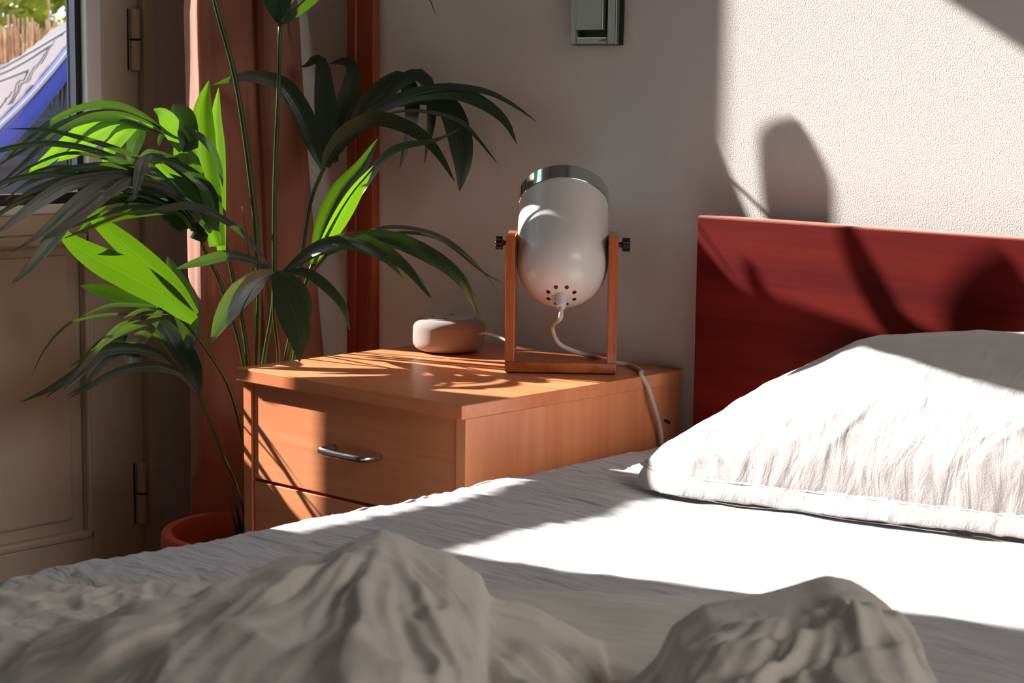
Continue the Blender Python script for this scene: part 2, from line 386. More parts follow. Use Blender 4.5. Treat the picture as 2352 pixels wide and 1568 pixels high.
for s, xx in ((-1, 0), (1, LW)):
    kb = bmesh.new(); K = LM @ Matrix.Translation((xx, LD/2, zk)) @ Matrix.Rotation(s*PI/2, 4, 'Y')
    lathe(kb, [(.0032, -.012), (.0032, .004), (.0045, .0045), (.0045, .0055)], 20, K)
    prof = [];
    seg = 40; rings = []
    for rr, z in ((.0078, .0055), (.0088, .0062), (.0088, .0148), (.0078, .0155)):
        rings.append([kb.verts.new(K @ Vector(((rr-(.0011 if k % 4 < 2 else 0))*math.cos(2*PI*k/seg), (rr-(.0011 if k % 4 < 2 else 0))*math.sin(2*PI*k/seg), z))) for k in range(seg)])
    for a, c in zip(rings, rings[1:]):
        for k in range(seg): kb.faces.new((a[k], a[(k+1) % seg], c[(k+1) % seg], c[k]))
    kb.faces.new(list(reversed(rings[0]))); kb.faces.new(rings[-1])
    obj('knob', kb, 'black', lp, smooth=False)
R = .0580
tilt = math.radians(44)     # axis elevation
piv = Vector((LW/2, LD/2, zk)); axis_l = Vector((0, math.cos(tilt), math.sin(tilt)))
HM = LM @ Matrix.Translation(piv) @ Matrix.Rotation(-(PI/2-tilt), 4, 'X')   # local z = axis
zc = -.030                      # hemisphere centre along the axis
prof = [(.0006, zc-R)]
for k in range(1, 25):
    a = PI/2*k/24; prof.append((R*math.sin(a)**.94, zc-R*math.cos(a)))
ze = .0605
for k in range(1, 9): prof.append((R, zc+(ze-zc)*k/8))
hb = bmesh.new(); inner = [(R-.0015, ze), (R-.0018, zc), (R*.6, zc-R*.75), (.001, zc-R+.003)]
lathe(hb, prof+inner, 64, HM, cap0=True, cap1=True)
hd = obj('lamp_head', hb, 'shade', lp); auto(hd, .9)
cb = bmesh.new(); lathe(cb, [(R+.0002, ze-.0005), (R+.0009, ze), (R+.0009, ze+.0215), (R-.0006, ze+.0225), (R-.0018, ze+.0215), (R-.0018, ze-.0005), (R+.0002, ze-.0005)], 64, HM, False, False)
auto(obj('chrome_ring', cb, 'chrome', lp), .6)
bb = bmesh.new(); lathe(bb, [(.004, -.035), (.013, -.03), (.013, 0), (.012, .006), (.02, .02), (.026, .034), (.022, .05), (.010, .060), (.001, .062)], 32, HM)
obj('bulb', bb, 'bulb', lp)
vb = bmesh.new()
for k in range(8):
    a = 2*PI*(k+.5)/8; q = math.radians(16.3)
    n = Vector((math.sin(q)*math.cos(a), math.sin(q)*math.sin(a), -math.cos(q)))
    rr = R*math.sin(q)**.94; c = Vector((rr*math.cos(a), rr*math.sin(a), zc-R*math.cos(q)))
    Q = HM @ Matrix.Translation(c+n*.0002) @ n.to_track_quat('Z', 'Y').to_matrix().to_4x4()
    lathe(vb, [(.0027, -.001), (.0027, .0003)], 16, Q)
obj('vent_hole', vb, 'black', lp, smooth=False)
sb = bmesh.new(); Q = HM @ Matrix.Translation((0, 0, zc-R))
lathe(sb, [(.0085, .002), (.0085, -.002), (.0072, -.006), (.006, -.016), (.0056, -.017)], 24, Q)
auto(obj('cord_grip', sb, 'shade', lp), .7)
e0 = Q @ Vector((0, 0, -.004)); e1 = Q @ Vector((0, 0, -.018))
pb = LM @ Vector((LW/2-.003, .012, .075))
cpts = [e0, e1, e1+(e1-e0)*.5+Vector((0, 0, -.006)), at(1268, 752, 2.475), at(1280, 785, 2.47), at(1318, 806, 2.49), at(1375, 822, 2.50), at(1412, 832, 2.52),
        onz(1447, 838, NZ+.0035), onz(1475, 855, NZ+.0035), Vector((-.004, -.087, NZ+.0045)), Vector((.006, -.083, NZ-.012)), Vector((.009, -.072, .500)), Vector((.008, -.058, .47)), Vector((.008, -.05, .42)), Vector((.009, -.04, .3)), Vector((.012, -.035, .1)), Vector((.02, -.03, .01))]
cb = bmesh.new(); tube(cb, [Vector(p) for p in spline([tuple(p) for p in cpts], 110)], .0030, 10)
obj('power_cord', cb, 'cord', lp)

# ------------------------------------------------------------------ smart speaker
dc = Vector((-.326, -.103, NZ))
sp = thing('smart_speaker', dc, 'round grey fabric puck speaker at the back of the nightstand', 'speaker')
D = Matrix.Translation(dc)
b = bmesh.new(); prof = []
RR, HH = .0495, .0465
for k in range(13):
    a = PI/2*k/12; prof.append((RR-.016+.016*math.sin(a), .0015+.014-.014*math.cos(a)))
for k in range(13):
    a = PI/2*k/12; prof.append((RR-.0125+.0125*math.cos(a), HH-.0135+.0125*math.sin(a)))
lathe(b, prof, 64, D, True, False); lathe(b, [(RR-.0125, HH-.001), (.034, HH-.0005)], 64, D, False, False)
obj('fabric_body', b, 'dotf', sp)
b = bmesh.new(); lathe(b, [(.0355, HH-.0012), (.0355, HH+.0002), (.034, HH+.0004), (.001, HH+.0004)], 64, D, True, True)
auto(obj('top_plate', b, 'dott', sp), .6)
for q in range(4):
    a = q*PI/2+.6; b = bmesh.new(); lathe(b, [(.0028, 0), (.0026, .0005)], 16, D @ Matrix.Translation((.022*math.cos(a), .022*math.sin(a), HH+.0003)))
    obj('button', b, 'recess' if q else 'alu', sp)
b = bmesh.new(); lathe(b, [(.031, 0), (.033, .002)], 40, D); obj('rubber_foot', b, 'rubber', sp)
cb = bmesh.new(); q0 = dc+Vector((.035, .03, .031))
cp = [dc+Vector((.026, .018, .022)), at(1117, 765, 2.60), at(1140, 771, 2.585), at(1163, 782, 2.57), at(1185, 797, 2.565), Vector((-.20, -.02, NZ+.003)), Vector((-.13, -.008, NZ+.003))]
tube(cb, [Vector(p) for p in spline([tuple(p) for p in cp], 40)], .0018, 8)
obj('power_cord', cb, 'cord', sp)

# ------------------------------------------------------------------ bed
BZ = .465
bed = thing('bed', (.9, -1, 0), 'dark red wooden bed with a tall flat headboard against the wall', 'bed')
obj('headboard', boxes((.0605, 1.66, -.060, -.034, .12, .7425)), 'mahog', bed, smooth=False, bevel=.0012)
obj('headboard_edge', boxes((.0615, 1.66, -.0585, -.0355, .7424, .7440)), 'mahog_edge', bed, smooth=False)
obj('side_rail', boxes((.075, .095, -2.05, -.06, .14, .27)), 'base', bed, smooth=False)
obj('side_rail', boxes((1.62, 1.64, -2.05, -.06, .14, .27)), 'base', bed, smooth=False)
obj('foot_rail', boxes((.075, 1.64, -2.07, -2.05, .14, .27)), 'base', bed, smooth=False)
for lx in (.08, 1.60):
    for ly in (-2.06, -.10): obj('leg', boxes((lx, lx+.045, ly, ly+.045, 0, .14)), 'base', bed, smooth=False)
obj('slat_deck', boxes((.097, 1.618, -2.04, -.062, .22, .25)), 'base', bed, smooth=False)
mt = obj('mattress', boxes((.082, 1.615, -2.035, -.066, .272, .455)), 'sheet', None, smooth=False, bevel=.02, seg=4)
tag(mt, 'white mattress resting on the bed frame under the fitted sheet', 'mattress')
# sheet
SX0, SX1, SY0, SY1 = .055, 1.640, -2.055, -.064
def sheet_h(x, y):
    u = x*math.cos(-.27)-y*math.sin(-.27); v = x*math.sin(-.27)+y*math.cos(-.27)
    h = .0035*fbm(u*3, v*10, 1)+.0022*ridge(u*5+2, v*26+fbm(u*6, v*6)*1.2, 3)+.0010*ridge(u*9, v*60, 5)
    # stretched creases near the foot-left corner
    q = at(130, 1390, 1.62); dd = math.hypot(x-q.x, y-q.y); k = math.exp(-(dd/.16)**2)
    h += k*(.007*ridge(x*22+fbm(x*14, y*14)*1.6, y*22, 9)+.004*ridge(x*45, y*45+fbm(x*20, y*20), 4))
    return h
EX = [0, .012, .028, .05]
def sheet_fn(s, t):
    # s across x incl. drop at the left side, t along y
    y = SY0+(SY1-SY0)*t
    if s < .12:
        q = s/.12; edge = .0022*fbm(y*7, q*3, 2)
        x = SX0+edge+.004*(1-q)*0; z = .20+(BZ-.018-.20)*q
        return (x+(.004*math.sin(y*40)*(1-q)), y, z)
    q = (s-.12)/.88
    if q < .04:
        a = PI/2*(q/.04); return (SX0+.018*(1-math.cos(a))+.0022*fbm(y*7, 3, 2)*(1-q/.04), y, BZ-.018+.018*math.sin(a)+sheet_h(SX0, y)*math.sin(a))
    q = (q-.04)/.96; q = q**1.5
    x = SX0+.018+(SX1-SX0-.018)*q
    return (x, y, BZ+sheet_h(x, y))
sh = grid(330, 620, sheet_fn, 'fitted_sheet', 'sheet')
tag(sh, 'white cotton sheet stretched over the mattress under pillow and duvet', 'bed sheet')

# ------------------------------------------------------------------ pillow
def pillow():
    # outline of the crown read along X, front seam line at y = yf(x)
    xs = [.195, .215, .25, .30, .36, .45, .60, .80, .92, .97]
    hs = [.012, .045, .075, .105, .138, .156, .166, .158, .10, .015]
    def H(x): return float(np.interp(x, xs, hs))
    def fn(s, t, up):
        x = .195+.78*s
        yf = -.352+.10*max(0, x-.28)/.4 if x > .28 else -.352+.03*((.28-x)/.085)**2*.9
        yb = -.072-.12*max(0, (.27-x)/.075)**1.3*.5
        y = yf+(yb-yf)*t
        h = H(x)
        end = min(1, (s/.06))*min(1, (1-s)/.06)
        if up:
            pr = (math.sin(min(1, t/.80)*PI/2))**.70 if t < .80 else 1-.16*((t-.80)/.2)**2
            if t > .95: pr *= 1-((t-.95)/.05)**2*.5
            z = .022+h*pr*1.0
            # gathers running up from the seam
            g = math.exp(-((t-.12)/.17)**2)
            wp = fbm(x*9, t*5, 2)
            z += g*(.35+.65*sm(-.3, .4, noise.noise(Vector((x*9, 3, 1)))))*.008*ridge(x*21+wp*.8, t*1.6+wp*.3, 1)*min(1, t/.03)+g*.0022*fbm(x*60, t*5)
            z += .007*fbm(x*6, t*4, 7)*min(1, t*4)*end
            fl = math.exp(-(t/.03)**2); y -= .006*(1-fl)*math.sin(min(1, t/.3)*PI)
        else:
            z = .022-.018*math.sin(min(1, t*3)*PI/2)
            if t > .9: z += (.012)*((t-.9)/.1)
            z += .0015*fbm(x*12, t*5, 3)
        return Vector((x, y, BZ+.003+z))
    nx, ny = 240, 110; vs_, fs = [], []
    for side in (1, 0):
        for j in range(ny):
            for i in range(nx):
                s, t = i/(nx-1), (j/(ny-1))**1.3
                p = fn(s, t, side)
                vs_.append(tuple(p))
    def idx(sd, i, j): return (0 if sd else nx*ny)+j*nx+i
    for j in range(ny-1):
        for i in range(nx-1):
            fs.append((idx(1, i, j), idx(1, i+1, j), idx(1, i+1, j+1), idx(1, i, j+1)))
            fs.append((idx(0, i, j), idx(0, i, j+1), idx(0, i+1, j+1), idx(0, i+1, j)))
    for i in range(nx-1):
        fs.append((idx(1, i+1, 0), idx(1, i, 0), idx(0, i, 0), idx(0, i+1, 0)))
        fs.append((idx(1, i, ny-1), idx(1, i+1, ny-1), idx(0, i+1, ny-1), idx(0, i, ny-1)))
    for j in range(ny-1):
        fs.append((idx(1, 0, j), idx(1, 0, j+1), idx(0, 0, j+1), idx(0, 0, j)))
        fs.append((idx(1, nx-1, j+1), idx(1, nx-1, j), idx(0, nx-1, j), idx(0, nx-1, j+1)))
    me = bpy.data.meshes.new('pillow'); me.from_pydata(vs_, [], fs); me.update()
    return link('pillow', me, 'pillow'), fn
pw, pfn = pillow()
tag(pw, 'plump white cotton pillow with gathered seam leaning against the red headboard', 'pillow')
pw.location = (0, 0, 0)
b = bmesh.new(); tube(b, [pfn(i/119, 0, 1)+Vector((0, -.0012, .0)) for i in range(120)], .0016, 8)
obj('seam_piping', b, 'pillow', pw)
# pillow hem flap hanging in front of the seam
def flap(s, t):
    p = pfn(s*.97+.015, 0, 1); k = .5+.5*math.sin(s*19+1)
    return (p.x+.002*t, p.y-.004-.010*math.sin(t*PI/2)-.006*k*t, p.z-.0005-.0165*t-.0012*fbm(s*20, t))
grid(140, 10, flap, 'hem', 'pillow', pw, solid=.0012)

# ------------------------------------------------------------------ duvet (two soft mounds in the foreground)
RL = [(-420, 1640), (-200, 1600), (0, 1552), (47, 1491), (110, 1455), (187, 1426), (327, 1365), (468, 1342), (538, 1304), (655, 1262), (748, 1243), (818, 1206),
      (875, 1188), (912, 1201), (959, 1227), (1029, 1253), (1062, 1286), (1100, 1318), (1115, 1368), (1150, 1385), (1230, 1403), (1322, 1449), (1374, 1495), (1388, 1535), (1397, 1640), (1420, 1750)]
RR_ = [(1330, 1700), (1414, 1568), (1500, 1489), (1535, 1409), (1603, 1357), (1690, 1334), (1805, 1302), (1879, 1278), (1931, 1288), (1989, 1322), (2015, 1350), (2029, 1385), (2036, 1449), (2043, 1495), (2046, 1568), (2052, 1700), (2060, 1760)]
def duvet_h(P):
    """height over the sheet at world point P (two ridges at their own distance)"""
    v = P-CAM; d = v.dot(AZ.xy.to_3d().normalized())/1.0
    return d
hz = Vector((AZ.x, AZ.y, 0)).normalized(); hr = Vector((AX.x, AX.y, 0)).normalized()
def ridge_table(RT, depth):
    u, z = [], []
    for px, py in RT:
        p = at(px, py, depth); u.append((p-CAM).dot(hr)); z.append(p.z)
    return u, z
uL, zL = ridge_table(RL, 1.44); uR, zR = ridge_table(RR_, 1.33)
def duvet_fn(s, t):
    u = -.50+.80*s; v = .86+.78*t      # lateral, distance along the floor from the camera
    base = BZ+.006
    P = CAM+hr*u+hz*v; x, y = P.x, P.y
    bend = fbm(x*5, y*5, 8)*.02
    dL = (v+bend) - 1.375; hL = max(0, float(np.interp(u, uL, zL, zL[0], 0))-base)
    dR = (v+bend) - 1.265; hR = max(0, float(np.interp(u, uR, zR, 0, 0))-base)
    def prof(d, back, front):
        if d > 0: k = max(0, 1-d/back); return k*k*(3-2*k)
        k = -d/front; return 1-.62*sm(0, 1, k)
    a = hL*prof(dL, .16, .5); c = hR*prof(dR, .15, .55)
    h = max(a, c)
    if h > .004:
        f = min(1, h/.05)
        damp = 1-.75*math.exp(-(dL/.035)**2) if a > c else 1-.75*math.exp(-(dR/.035)**2)
        w1 = fbm(x*5, y*5, 3, 2)
        pu, pv = (-.085, 1.385) if a > c else (.19, 1.275)
        an = math.atan2(v-pv, u-pu); rr = math.hypot(u-pu, v-pv)
        h += f*sm(.02, .12, rr)*(.010*(ridge(an*4.2+w1*1.5, rr*3, 12)-.5)+.005*(ridge(an*11+w1*3, rr*5, 14)-.5))*(1-sm(.35, .7, rr)*.5)
        h += f*damp*(.013*noise.noise(Vector((x*7+w1*1.2, y*7-x*2, 2)))+.011*(ridge(u*7-v*5+w1*1.6, v*5+u*2, 4)-.4)+.004*ridge(u*24-v*9+w1*3, v*7, 6)*sm(.03, .09, abs(dL if a > c else dR))+.0025*ridge(x*16+w1*4, y*30+w1*3, 9)+.0016*fbm(x*40, y*40, 4, 2))
    edge = min(1, t/.02)
    return (x, y, BZ+sheet_h(x, y)*(1-min(1, h/.03))+.0022+h)
dv = grid(360, 340, duvet_fn, 'duvet', 'duvet')
sm_ = dv.modifiers.new('smooth', 'SMOOTH'); sm_.factor = .5; sm_.iterations = 3
tag(dv, 'crumpled white duvet pushed into two soft mounds at the foot of the bed', 'duvet')

# ------------------------------------------------------------------ curtain
top_n = [(423, 2.815), (428, 2.80), (441, 2.77), (455, 2.742), (474, 2.765), (500, 2.81), (545, 2.85), (575, 2.88), (583, 2.90), (592, 2.885), (620, 2.875), (655, 2.88), (684, 2.90), (692, 2.915), (686, 2.935)]
bot_n = [(434, 2.835), (438, 2.825), (450, 2.81), (465, 2.80), (480, 2.81), (508, 2.84), (550, 2.86), (588, 2.89), (598, 2.905), (610, 2.89), (650, 2.88), (690, 2.885), (730, 2.90), (741, 2.915), (735, 2.93)]
ct = spline(top_n, 120); cbn = spline(bot_n, 120)
P0 = [at(a[0], 100, a[1]) for a in ct]; P1 = [at(a[0], 800, a[1]) for a in cbn]
def curt(s, t):
    i = s*119; k = min(118, int(i)); f = i-k
    a = P0[k].lerp(P0[k+1], f); c = P1[k].lerp(P1[k+1], f)
    z = .03+(2.05-.03)*t
    q = (z-a.z)/(c.z-a.z); q = max(-1.2, min(1.35, q))
    p = a.lerp(c, q); wob = .0025*fbm(s*9, z*3, 5)
    bk = sm(1.0, 1.2, z); x, y = p.x+wob-.03*bk, p.y+wob+.062*bk*(1-s)
    if z < .42:      # the cloth gives way to the rim of the pot
        dx, dy = x+.56, y+.24; d = math.hypot(dx, dy); lim = .148+.0*z
        nd = max(d, lim) if z < .32 else max(d, lim*(1-sm(.32, .42, z)))
        x, y = -.56+dx/d*nd, -.24+dy/d*nd
    return (x, min(y, -.004), z)
cu = grid(200, 70, curt, 'curtain', 'curtain', solid=.0015)
tag(cu, 'gathered terracotta linen curtain hanging in the corner behind the palm', 'curtain')

# ------------------------------------------------------------------ palm
PC = Vector((-.56, -.24, 0))
palm = thing('potted_palm', PC, 'tall green palm with arching fronds in a terracotta pot by the window', 'potted plant')
PM = Matrix.Translation(PC)
b = bmesh.new(); lathe(b, [(.085, .0), (.092, .004), (.118, .235), (.134, .238), (.1385, .243), (.1385, .272), (.136, .276), (.124, .276), (.120, .270), (.116, .236), (.112, .21), (.0, .20)], 64, PM, True, False)
auto(obj('pot', b, 'terra', palm), .8)
b = bmesh.new(); lathe(b, [(.113, .225), (.11, .242), (.06, .248), (.001, .252)], 48, PM, True, True)
for v in b.verts: v.co.z += .004*fbm(v.co.x*40, v.co.y*40)
obj('soil', b, 'soil', palm)
crown = {}
class Frond:
    def __init__(s): s.v, s.f, s.uv = [], [], []
    def leaf(s, pts, wpx, d0, d1, tilt=0, sag=0, base=.25, peak=.42, n=26, fold=.22, dm=None):
        tl = math.radians(tilt)
        C_ = spline(pts, n); L = []
        for i, c in enumerate(C_):
            q = i/(n-1)
            d = d0+(d1-d0)*q + (sag*math.sin(PI*q))
            L.append(at(c[0], c[1], d))
        s.ribbon(L, lambda q: 1.14*wpx/FPX*(d0+d1)/2/max(.35, math.cos(tl)), tl, base, peak, fold)
    def ribbon(s, L, wf, tl, base=.25, peak=.42, fold=.22, facing=None):
        n = len(L); b0 = len(s.v); mcol = 7
        for i, p in enumerate(L):
            q = i/(n-1)
            T = (L[min(i+1, n-1)]-L[max(i-1, 0)]).normalized()
            V = (p-CAM).normalized() if facing is None else facing
            side = T.cross(V); side.normalize(); nrm = side.cross(T).normalized()
            side, nrm = side*math.cos(tl)+nrm*math.sin(tl), nrm*math.cos(tl)-side*math.sin(tl)
            if q < peak: k = base+(1-base)*math.sin(PI/2*q/peak)
            else: k = max(0, math.cos(PI/2*((q-peak)/(1-peak))))**.85
            wd = wf(q)*k
            for m in range(mcol):
                a = (m/(mcol-1)-.5)
                pl = fold*(-abs(a)*1.1+.04*math.cos(m*PI))
                s.v.append(p+side*wd*a+nrm*wd*pl); s.uv.append((a+.5, q))
        for i in range(n-1):
            for m in range(mcol-1):
                a = b0+i*mcol+m; s.f.append((a, a+1, a+mcol+1, a+mcol))
    def build(s, parent, name='frond', mat='leaf'):
        me = bpy.data.meshes.new(name); me.from_pydata([tuple(v) for v in s.v], [], s.f); me.update()
        ul = me.uv_layers.new(name='UVMap')
        for lp_ in me.loops: ul.data[lp_.index].uv = s.uv[lp_.vertex_index]
        return link(name, me, mat, parent)
def stalk(parent, pts, r0, r1, own=None):
    """pts: (px, py, depth) from the pot upwards; joined to the soil"""
    P = [PC+Vector((random.uniform(-.02, .02), random.uniform(-.02, .02), .24))]+[at(*p) for p in pts]
    b = bmesh.new(); tube(b, [Vector(p) for p in spline([tuple(p) for p in P], 40)], lambda q: r0+(r1-r0)*q, 8)
    return obj('stalk', b, 'stalk', parent)
PX = FPX/2.7
# tall stalks leaving the frame
F = Frond()
def hang(F, P, wd, tl=0, **k):
    pts = [Vector(p) for p in spline([tuple(p) for p in P], 22)]
    F.ribbon(pts, lambda q: wd, tl, facing=SUN, **k)
N1 = at(643, 52, 2.60)
F.leaf([(643, 52), (637, 0), (628, -60), (600, -120), (575, -150)], 62, 2.60, 2.62, 5, peak=.35)
hang(F, [N1, (-.50, -.235, 1.005), (-.50, -.205, 1.035), (-.50, -.190, 1.09), (-.50, -.186, 1.16), (-.50, -.185, 1.250)], .0315, base=.5, peak=.8)
hang(F, [N1, (-.50, -.215, .995), (-.50, -.170, 1.03), (-.50, -.148, 1.09), (-.50, -.138, 1.16), (-.50, -.130, 1.24)], .032, base=.5, peak=.5)
F.leaf([(672, 98), (664, 75), (664, 30), (668, 0), (672, -40)], 3.5, 2.60, 2.62, 0, base=.6)
F.leaf([(650, 30), (700, -60), (770, -110), (850, -120), (930, -80), (985, -5), (1003, 43)], 10, 2.60, 2.66, 10)
f1 = F.build(palm, mat='leaf_shaded'); stalk(f1, [(606, 834, 2.68), (628, 700, 2.66), (630, 520, 2.64), (632, 390, 2.63), (640, 200, 2.61), (643, 50, 2.60)], .0042, .0026)
F = Frond()
N2 = at(487, -230, 2.56)
hang(F, [N2, (-.51, -.335, 1.095), (-.50, -.306, 1.105), (-.50, -.288, 1.15), (-.50, -.273, 1.215)], .019, peak=.6, base=.6)
hang(F, [N2, (-.51, -.345, 1.14), (-.50, -.341, 1.19), (-.50, -.338, 1.24), (-.50, -.334, 1.30)], .055, peak=.35, base=.7)
F.leaf([(487, -230), (470, -300), (430, -360), (360, -420)], 60, 2.56, 2.50, 10)
hang(F, [N2, (-.52, -.40, 1.18), (-.50, -.44, 1.21), (-.50, -.48, 1.25), (-.49, -.54, 1.34)], .095, peak=.5, base=.7)
hang(F, [N2, (-.53, -.365, 1.10), (-.52, -.372, 1.05), (-.50, -.372, 1.005)], .06, peak=.4, base=.6)
hang(F, [N2, (-.53, -.40, 1.14), (-.52, -.415, 1.10), (-.51, -.42, 1.045)], .06, peak=.4, base=.6)
hang(F, [N2, (-.60, -.37, 1.19), (-.70, -.32, 1.14), (-.74, -.29, 1.09), (-.76, -.275, 1.03)], .05, peak=.55, base=.4)  # blades from here added above the frame to keep sun off the lamp
hang(F, [N2, (-.60, -.38, 1.18), (-.69, -.345, 1.14), (-.725, -.34, 1.095), (-.76, -.33, 1.04)], .045, peak=.6, base=.4)
hang(F, [N2, (-.60, -.39, 1.19), (-.70, -.365, 1.16), (-.755, -.365, 1.10), (-.78, -.36, 1.03)], .065, peak=.6, base=.4)
f2 = F.build(palm, mat='leaf_shaded')
stalk(f2, [(592, 834, 2.67), (593, 599, 2.62), (574, 400, 2.60), (539, 173, 2.58), (493, 0, 2.56), (478, -110, 2.56), (487, -230, 2.56)], .0045, .0030)
# right frond against the wall
F = Frond()
F.leaf([(742, 388), (725, 340), (700, 265), (661, 203), (630, 184), (575, 174), (530, 182), (489, 195)], 40, 2.77, 2.72, 20, peak=.32)
F.leaf([(765, 375), (752, 280), (745, 200), (738, 142), (722, 136), (705, 150), (688, 154)], 46, 2.79, 2.84, 10, peak=.35, base=.5)
F.leaf([(752, 385), (778, 300), (800, 225), (812, 165), (800, 142), (775, 142), (755, 148)], 44, 2.79, 2.84, 15, peak=.4)
F.leaf([(760, 370), (795, 320), (832, 250), (880, 203), (925, 184), (944, 225), (940, 300), (917, 388)], 36, 2.77, 2.74, 20, peak=.5)
F.leaf([(770, 355), (850, 270), (905, 200), (935, 181), (962, 173), (985, 200), (990, 270), (974, 379)], 27, 2.77, 2.72, 25, peak=.5)
F.leaf([(760, 365), (844, 266), (930, 222), (982, 205), (1040, 200), (1122, 213), (1186, 246), (1234, 281)], 15, 2.77, 2.62, 30, peak=.55)
F.leaf([(760, 365), (850, 262), (940, 222), (1000, 213), (1060, 217), (1120, 245), (1162, 282), (1188, 333)], 30, 2.77, 2.62, 20, peak=.62)
F.leaf([(900, 240), (985, 222), (1030, 248), (1052, 300), (1062, 370), (1055, 440)], 50, 2.73, 2.68, 5, peak=.6)
F.leaf([(860, 272), (905, 258), (950, 254), (1000, 260), (1060, 280), (1100, 322), (1145, 378)], 9, 2.71, 2.62, 0, peak=.6)
F.leaf([(742, 390), (750, 350), (790, 300), (860, 271), (920, 283), (970, 310), (1010, 355), (1046, 420)], 30, 2.68, 2.62, -28, peak=.45)
f3 = F.build(palm, mat='leaf_shaded'); stalk(f3, [(676, 822, 2.72), (690, 628, 2.72), (709, 480, 2.73), (726, 425, 2.73), (745, 385, 2.73)], .0040, .0028)
F = Frond()
F.leaf([(718, 610), (745, 520), (785, 440), (830, 385), (869, 316)], 42, 2.66, 2.62, 25, peak=.45)
F.leaf([(722, 600), (765, 525), (815, 440), (858, 380)], 34, 2.66, 2.62, -35, peak=.5)
F.leaf([(720, 605), (775, 510), (825, 440), (880, 365), (920, 338), (1000, 322), (1060, 295)], 20, 2.67, 2.62, 30, peak=.42)
f4 = F.build(palm); stalk(f4, [(655, 834, 2.68), (690, 690, 2.67), (718, 605, 2.66)], .0038, .0025)
F = Frond()
F.leaf([(752, 585), (800, 560), (850, 556), (900, 585), (960, 640), (992, 686)], 22, 2.60, 2.50, 20)
F.leaf([(760, 580), (828, 540), (896, 521), (986, 533), (1045, 563), (1114, 629), (1149, 680)], 8, 2.62, 2.56, 10)
F.leaf([(770, 575), (870, 545), (930, 534), (1000, 545), (1045, 572), (1105, 622), (1161, 653)], 7, 2.62, 2.58, 10)
f5 = F.build(palm, mat='leaf_shaded'); stalk(f5, [(662, 834, 2.66), (706, 650, 2.63), (752, 583, 2.61)], .0035, .0022)
# fan in the middle, nearest the camera
F = Frond()
F.leaf([(628, 625), (590, 642), (545, 680), (510, 730), (483, 789)], 52, 2.55, 2.50, 20, peak=.38)
F.leaf([(630, 628), (652, 668), (674, 720), (688, 780), (688, 832)], 62, 2.54, 2.48, -8, peak=.45)
F.leaf([(638, 625), (662, 635), (690, 670), (702, 720), (694, 770)], 26, 2.55, 2.50, 40, peak=.45)
F.leaf([(645, 627), (700, 626), (750, 660), (788, 705), (804, 759)], 22, 2.56, 2.52, 25)
F.leaf([(650, 625), (712, 580), (762, 560), (837, 569), (890, 599), (928, 642)], 28, 2.56, 2.50, 28)
F.leaf([(655, 622), (718, 580), (807, 547), (867, 566), (930, 610), (990, 686)], 30, 2.57, 2.50, -20)
F.leaf([(660, 620), (760, 560), (879, 548), (956, 572), (1045, 629), (1085, 690), (1102, 740)], 34, 2.57, 2.50, 22, peak=.55)
F.leaf([(622, 625), (581, 598), (524, 586), (460, 600), (402, 618)], 22, 2.56, 2.52, 15, peak=.6)
F.leaf([(625, 622), (600, 585), (560, 538), (510, 502), (446, 473), (380, 478), (306, 496)], 16, 2.57, 2.52, 10, peak=.7)
F.leaf([(628, 622), (590, 640), (560, 690), (550, 735)], 20, 2.57, 2.52, -50)
f6 = F.build(palm, mat='leaf_shaded'); stalk(f6, [(640, 834, 2.60), (630, 720, 2.57), (630, 626, 2.555)], .0036, .0026)
b = bmesh.new(); tube(b, [Vector(p) for p in spline([tuple(PC+Vector((0, .01, .24))), tuple(at(592, 834, 2.7)), tuple(at(578, 640, 2.68)), tuple(at(566, 540, 2.67)), tuple(at(556, 474, 2.66))], 30)], lambda q: .0030*(1-q)+.0004, 8)
obj('spear_leaf', b, 'leaf', palm)
# upper left fronds reaching to the glass
F = Frond()
F.leaf([(500, 565), (485, 450), (470, 330), (467, 250), (480, 184)], 48, 2.68, 2.66, 12, peak=.66, base=.7)
F.leaf([(508, 575), (503, 450), (500, 350), (496, 270), (502, 200)], 30, 2.69, 2.68, -10, peak=.6, base=.6)
F.leaf([(500, 560), (470, 480), (437, 390), (412, 312), (404, 298)], 50, 2.66, 2.62, 15, peak=.7, base=.4)
F.leaf([(420, 345), (395, 300), (372, 262), (352, 250)], 40, 2.62, 2.60, -30, peak=.5, base=.5)
F.leaf([(480, 525), (425, 445), (380, 395), (350, 362)], 40, 2.64, 2.60, 10, peak=.5)
F.leaf([(340, 295), (270, 273), (205, 290), (150, 330), (100, 372), (50, 405)], 30, 2.62, 2.56, 15, peak=.55)
F.leaf([(345, 297), (290, 280), (240, 296), (180, 340), (130, 371)], 36, 2.63, 2.58, 18, peak=.55)
F.leaf([(350, 295), (310, 283), (280, 305), (250, 345), (235, 384)], 34, 2.64, 2.60, 15, peak=.5)
f7 = F.build(palm); stalk(f7, [(569, 834, 2.72), (530, 614, 2.71), (509, 524, 2.70), (498, 470, 2.69), (455, 400, 2.66), (404, 312, 2.62)], .0040, .0022)
F = Frond()
F.leaf([(440, 345), (430, 310), (415, 268), (398, 238)], 62, 2.62, 2.62, 25, peak=.6, base=.5)
F.leaf([(500, 520), (487, 447), (450, 405), (402, 375), (345, 358)], 24, 2.62, 2.58, 20)
F.leaf([(421, 291), (452, 308), (484, 340), (505, 390), (512, 430)], 16, 2.60, 2.62, 20)
F.leaf([(402, 312), (375, 298), (330, 265), (280, 243), (230, 238), (180, 248), (120, 277), (60, 322), (0, 380)], 14, 2.62, 2.50, 25, peak=.4)
F.leaf([(400, 312), (340, 280), (270, 258), (200, 262), (130, 290), (60, 340), (10, 370), (-30, 400)], 12, 2.62, 2.48, 20)
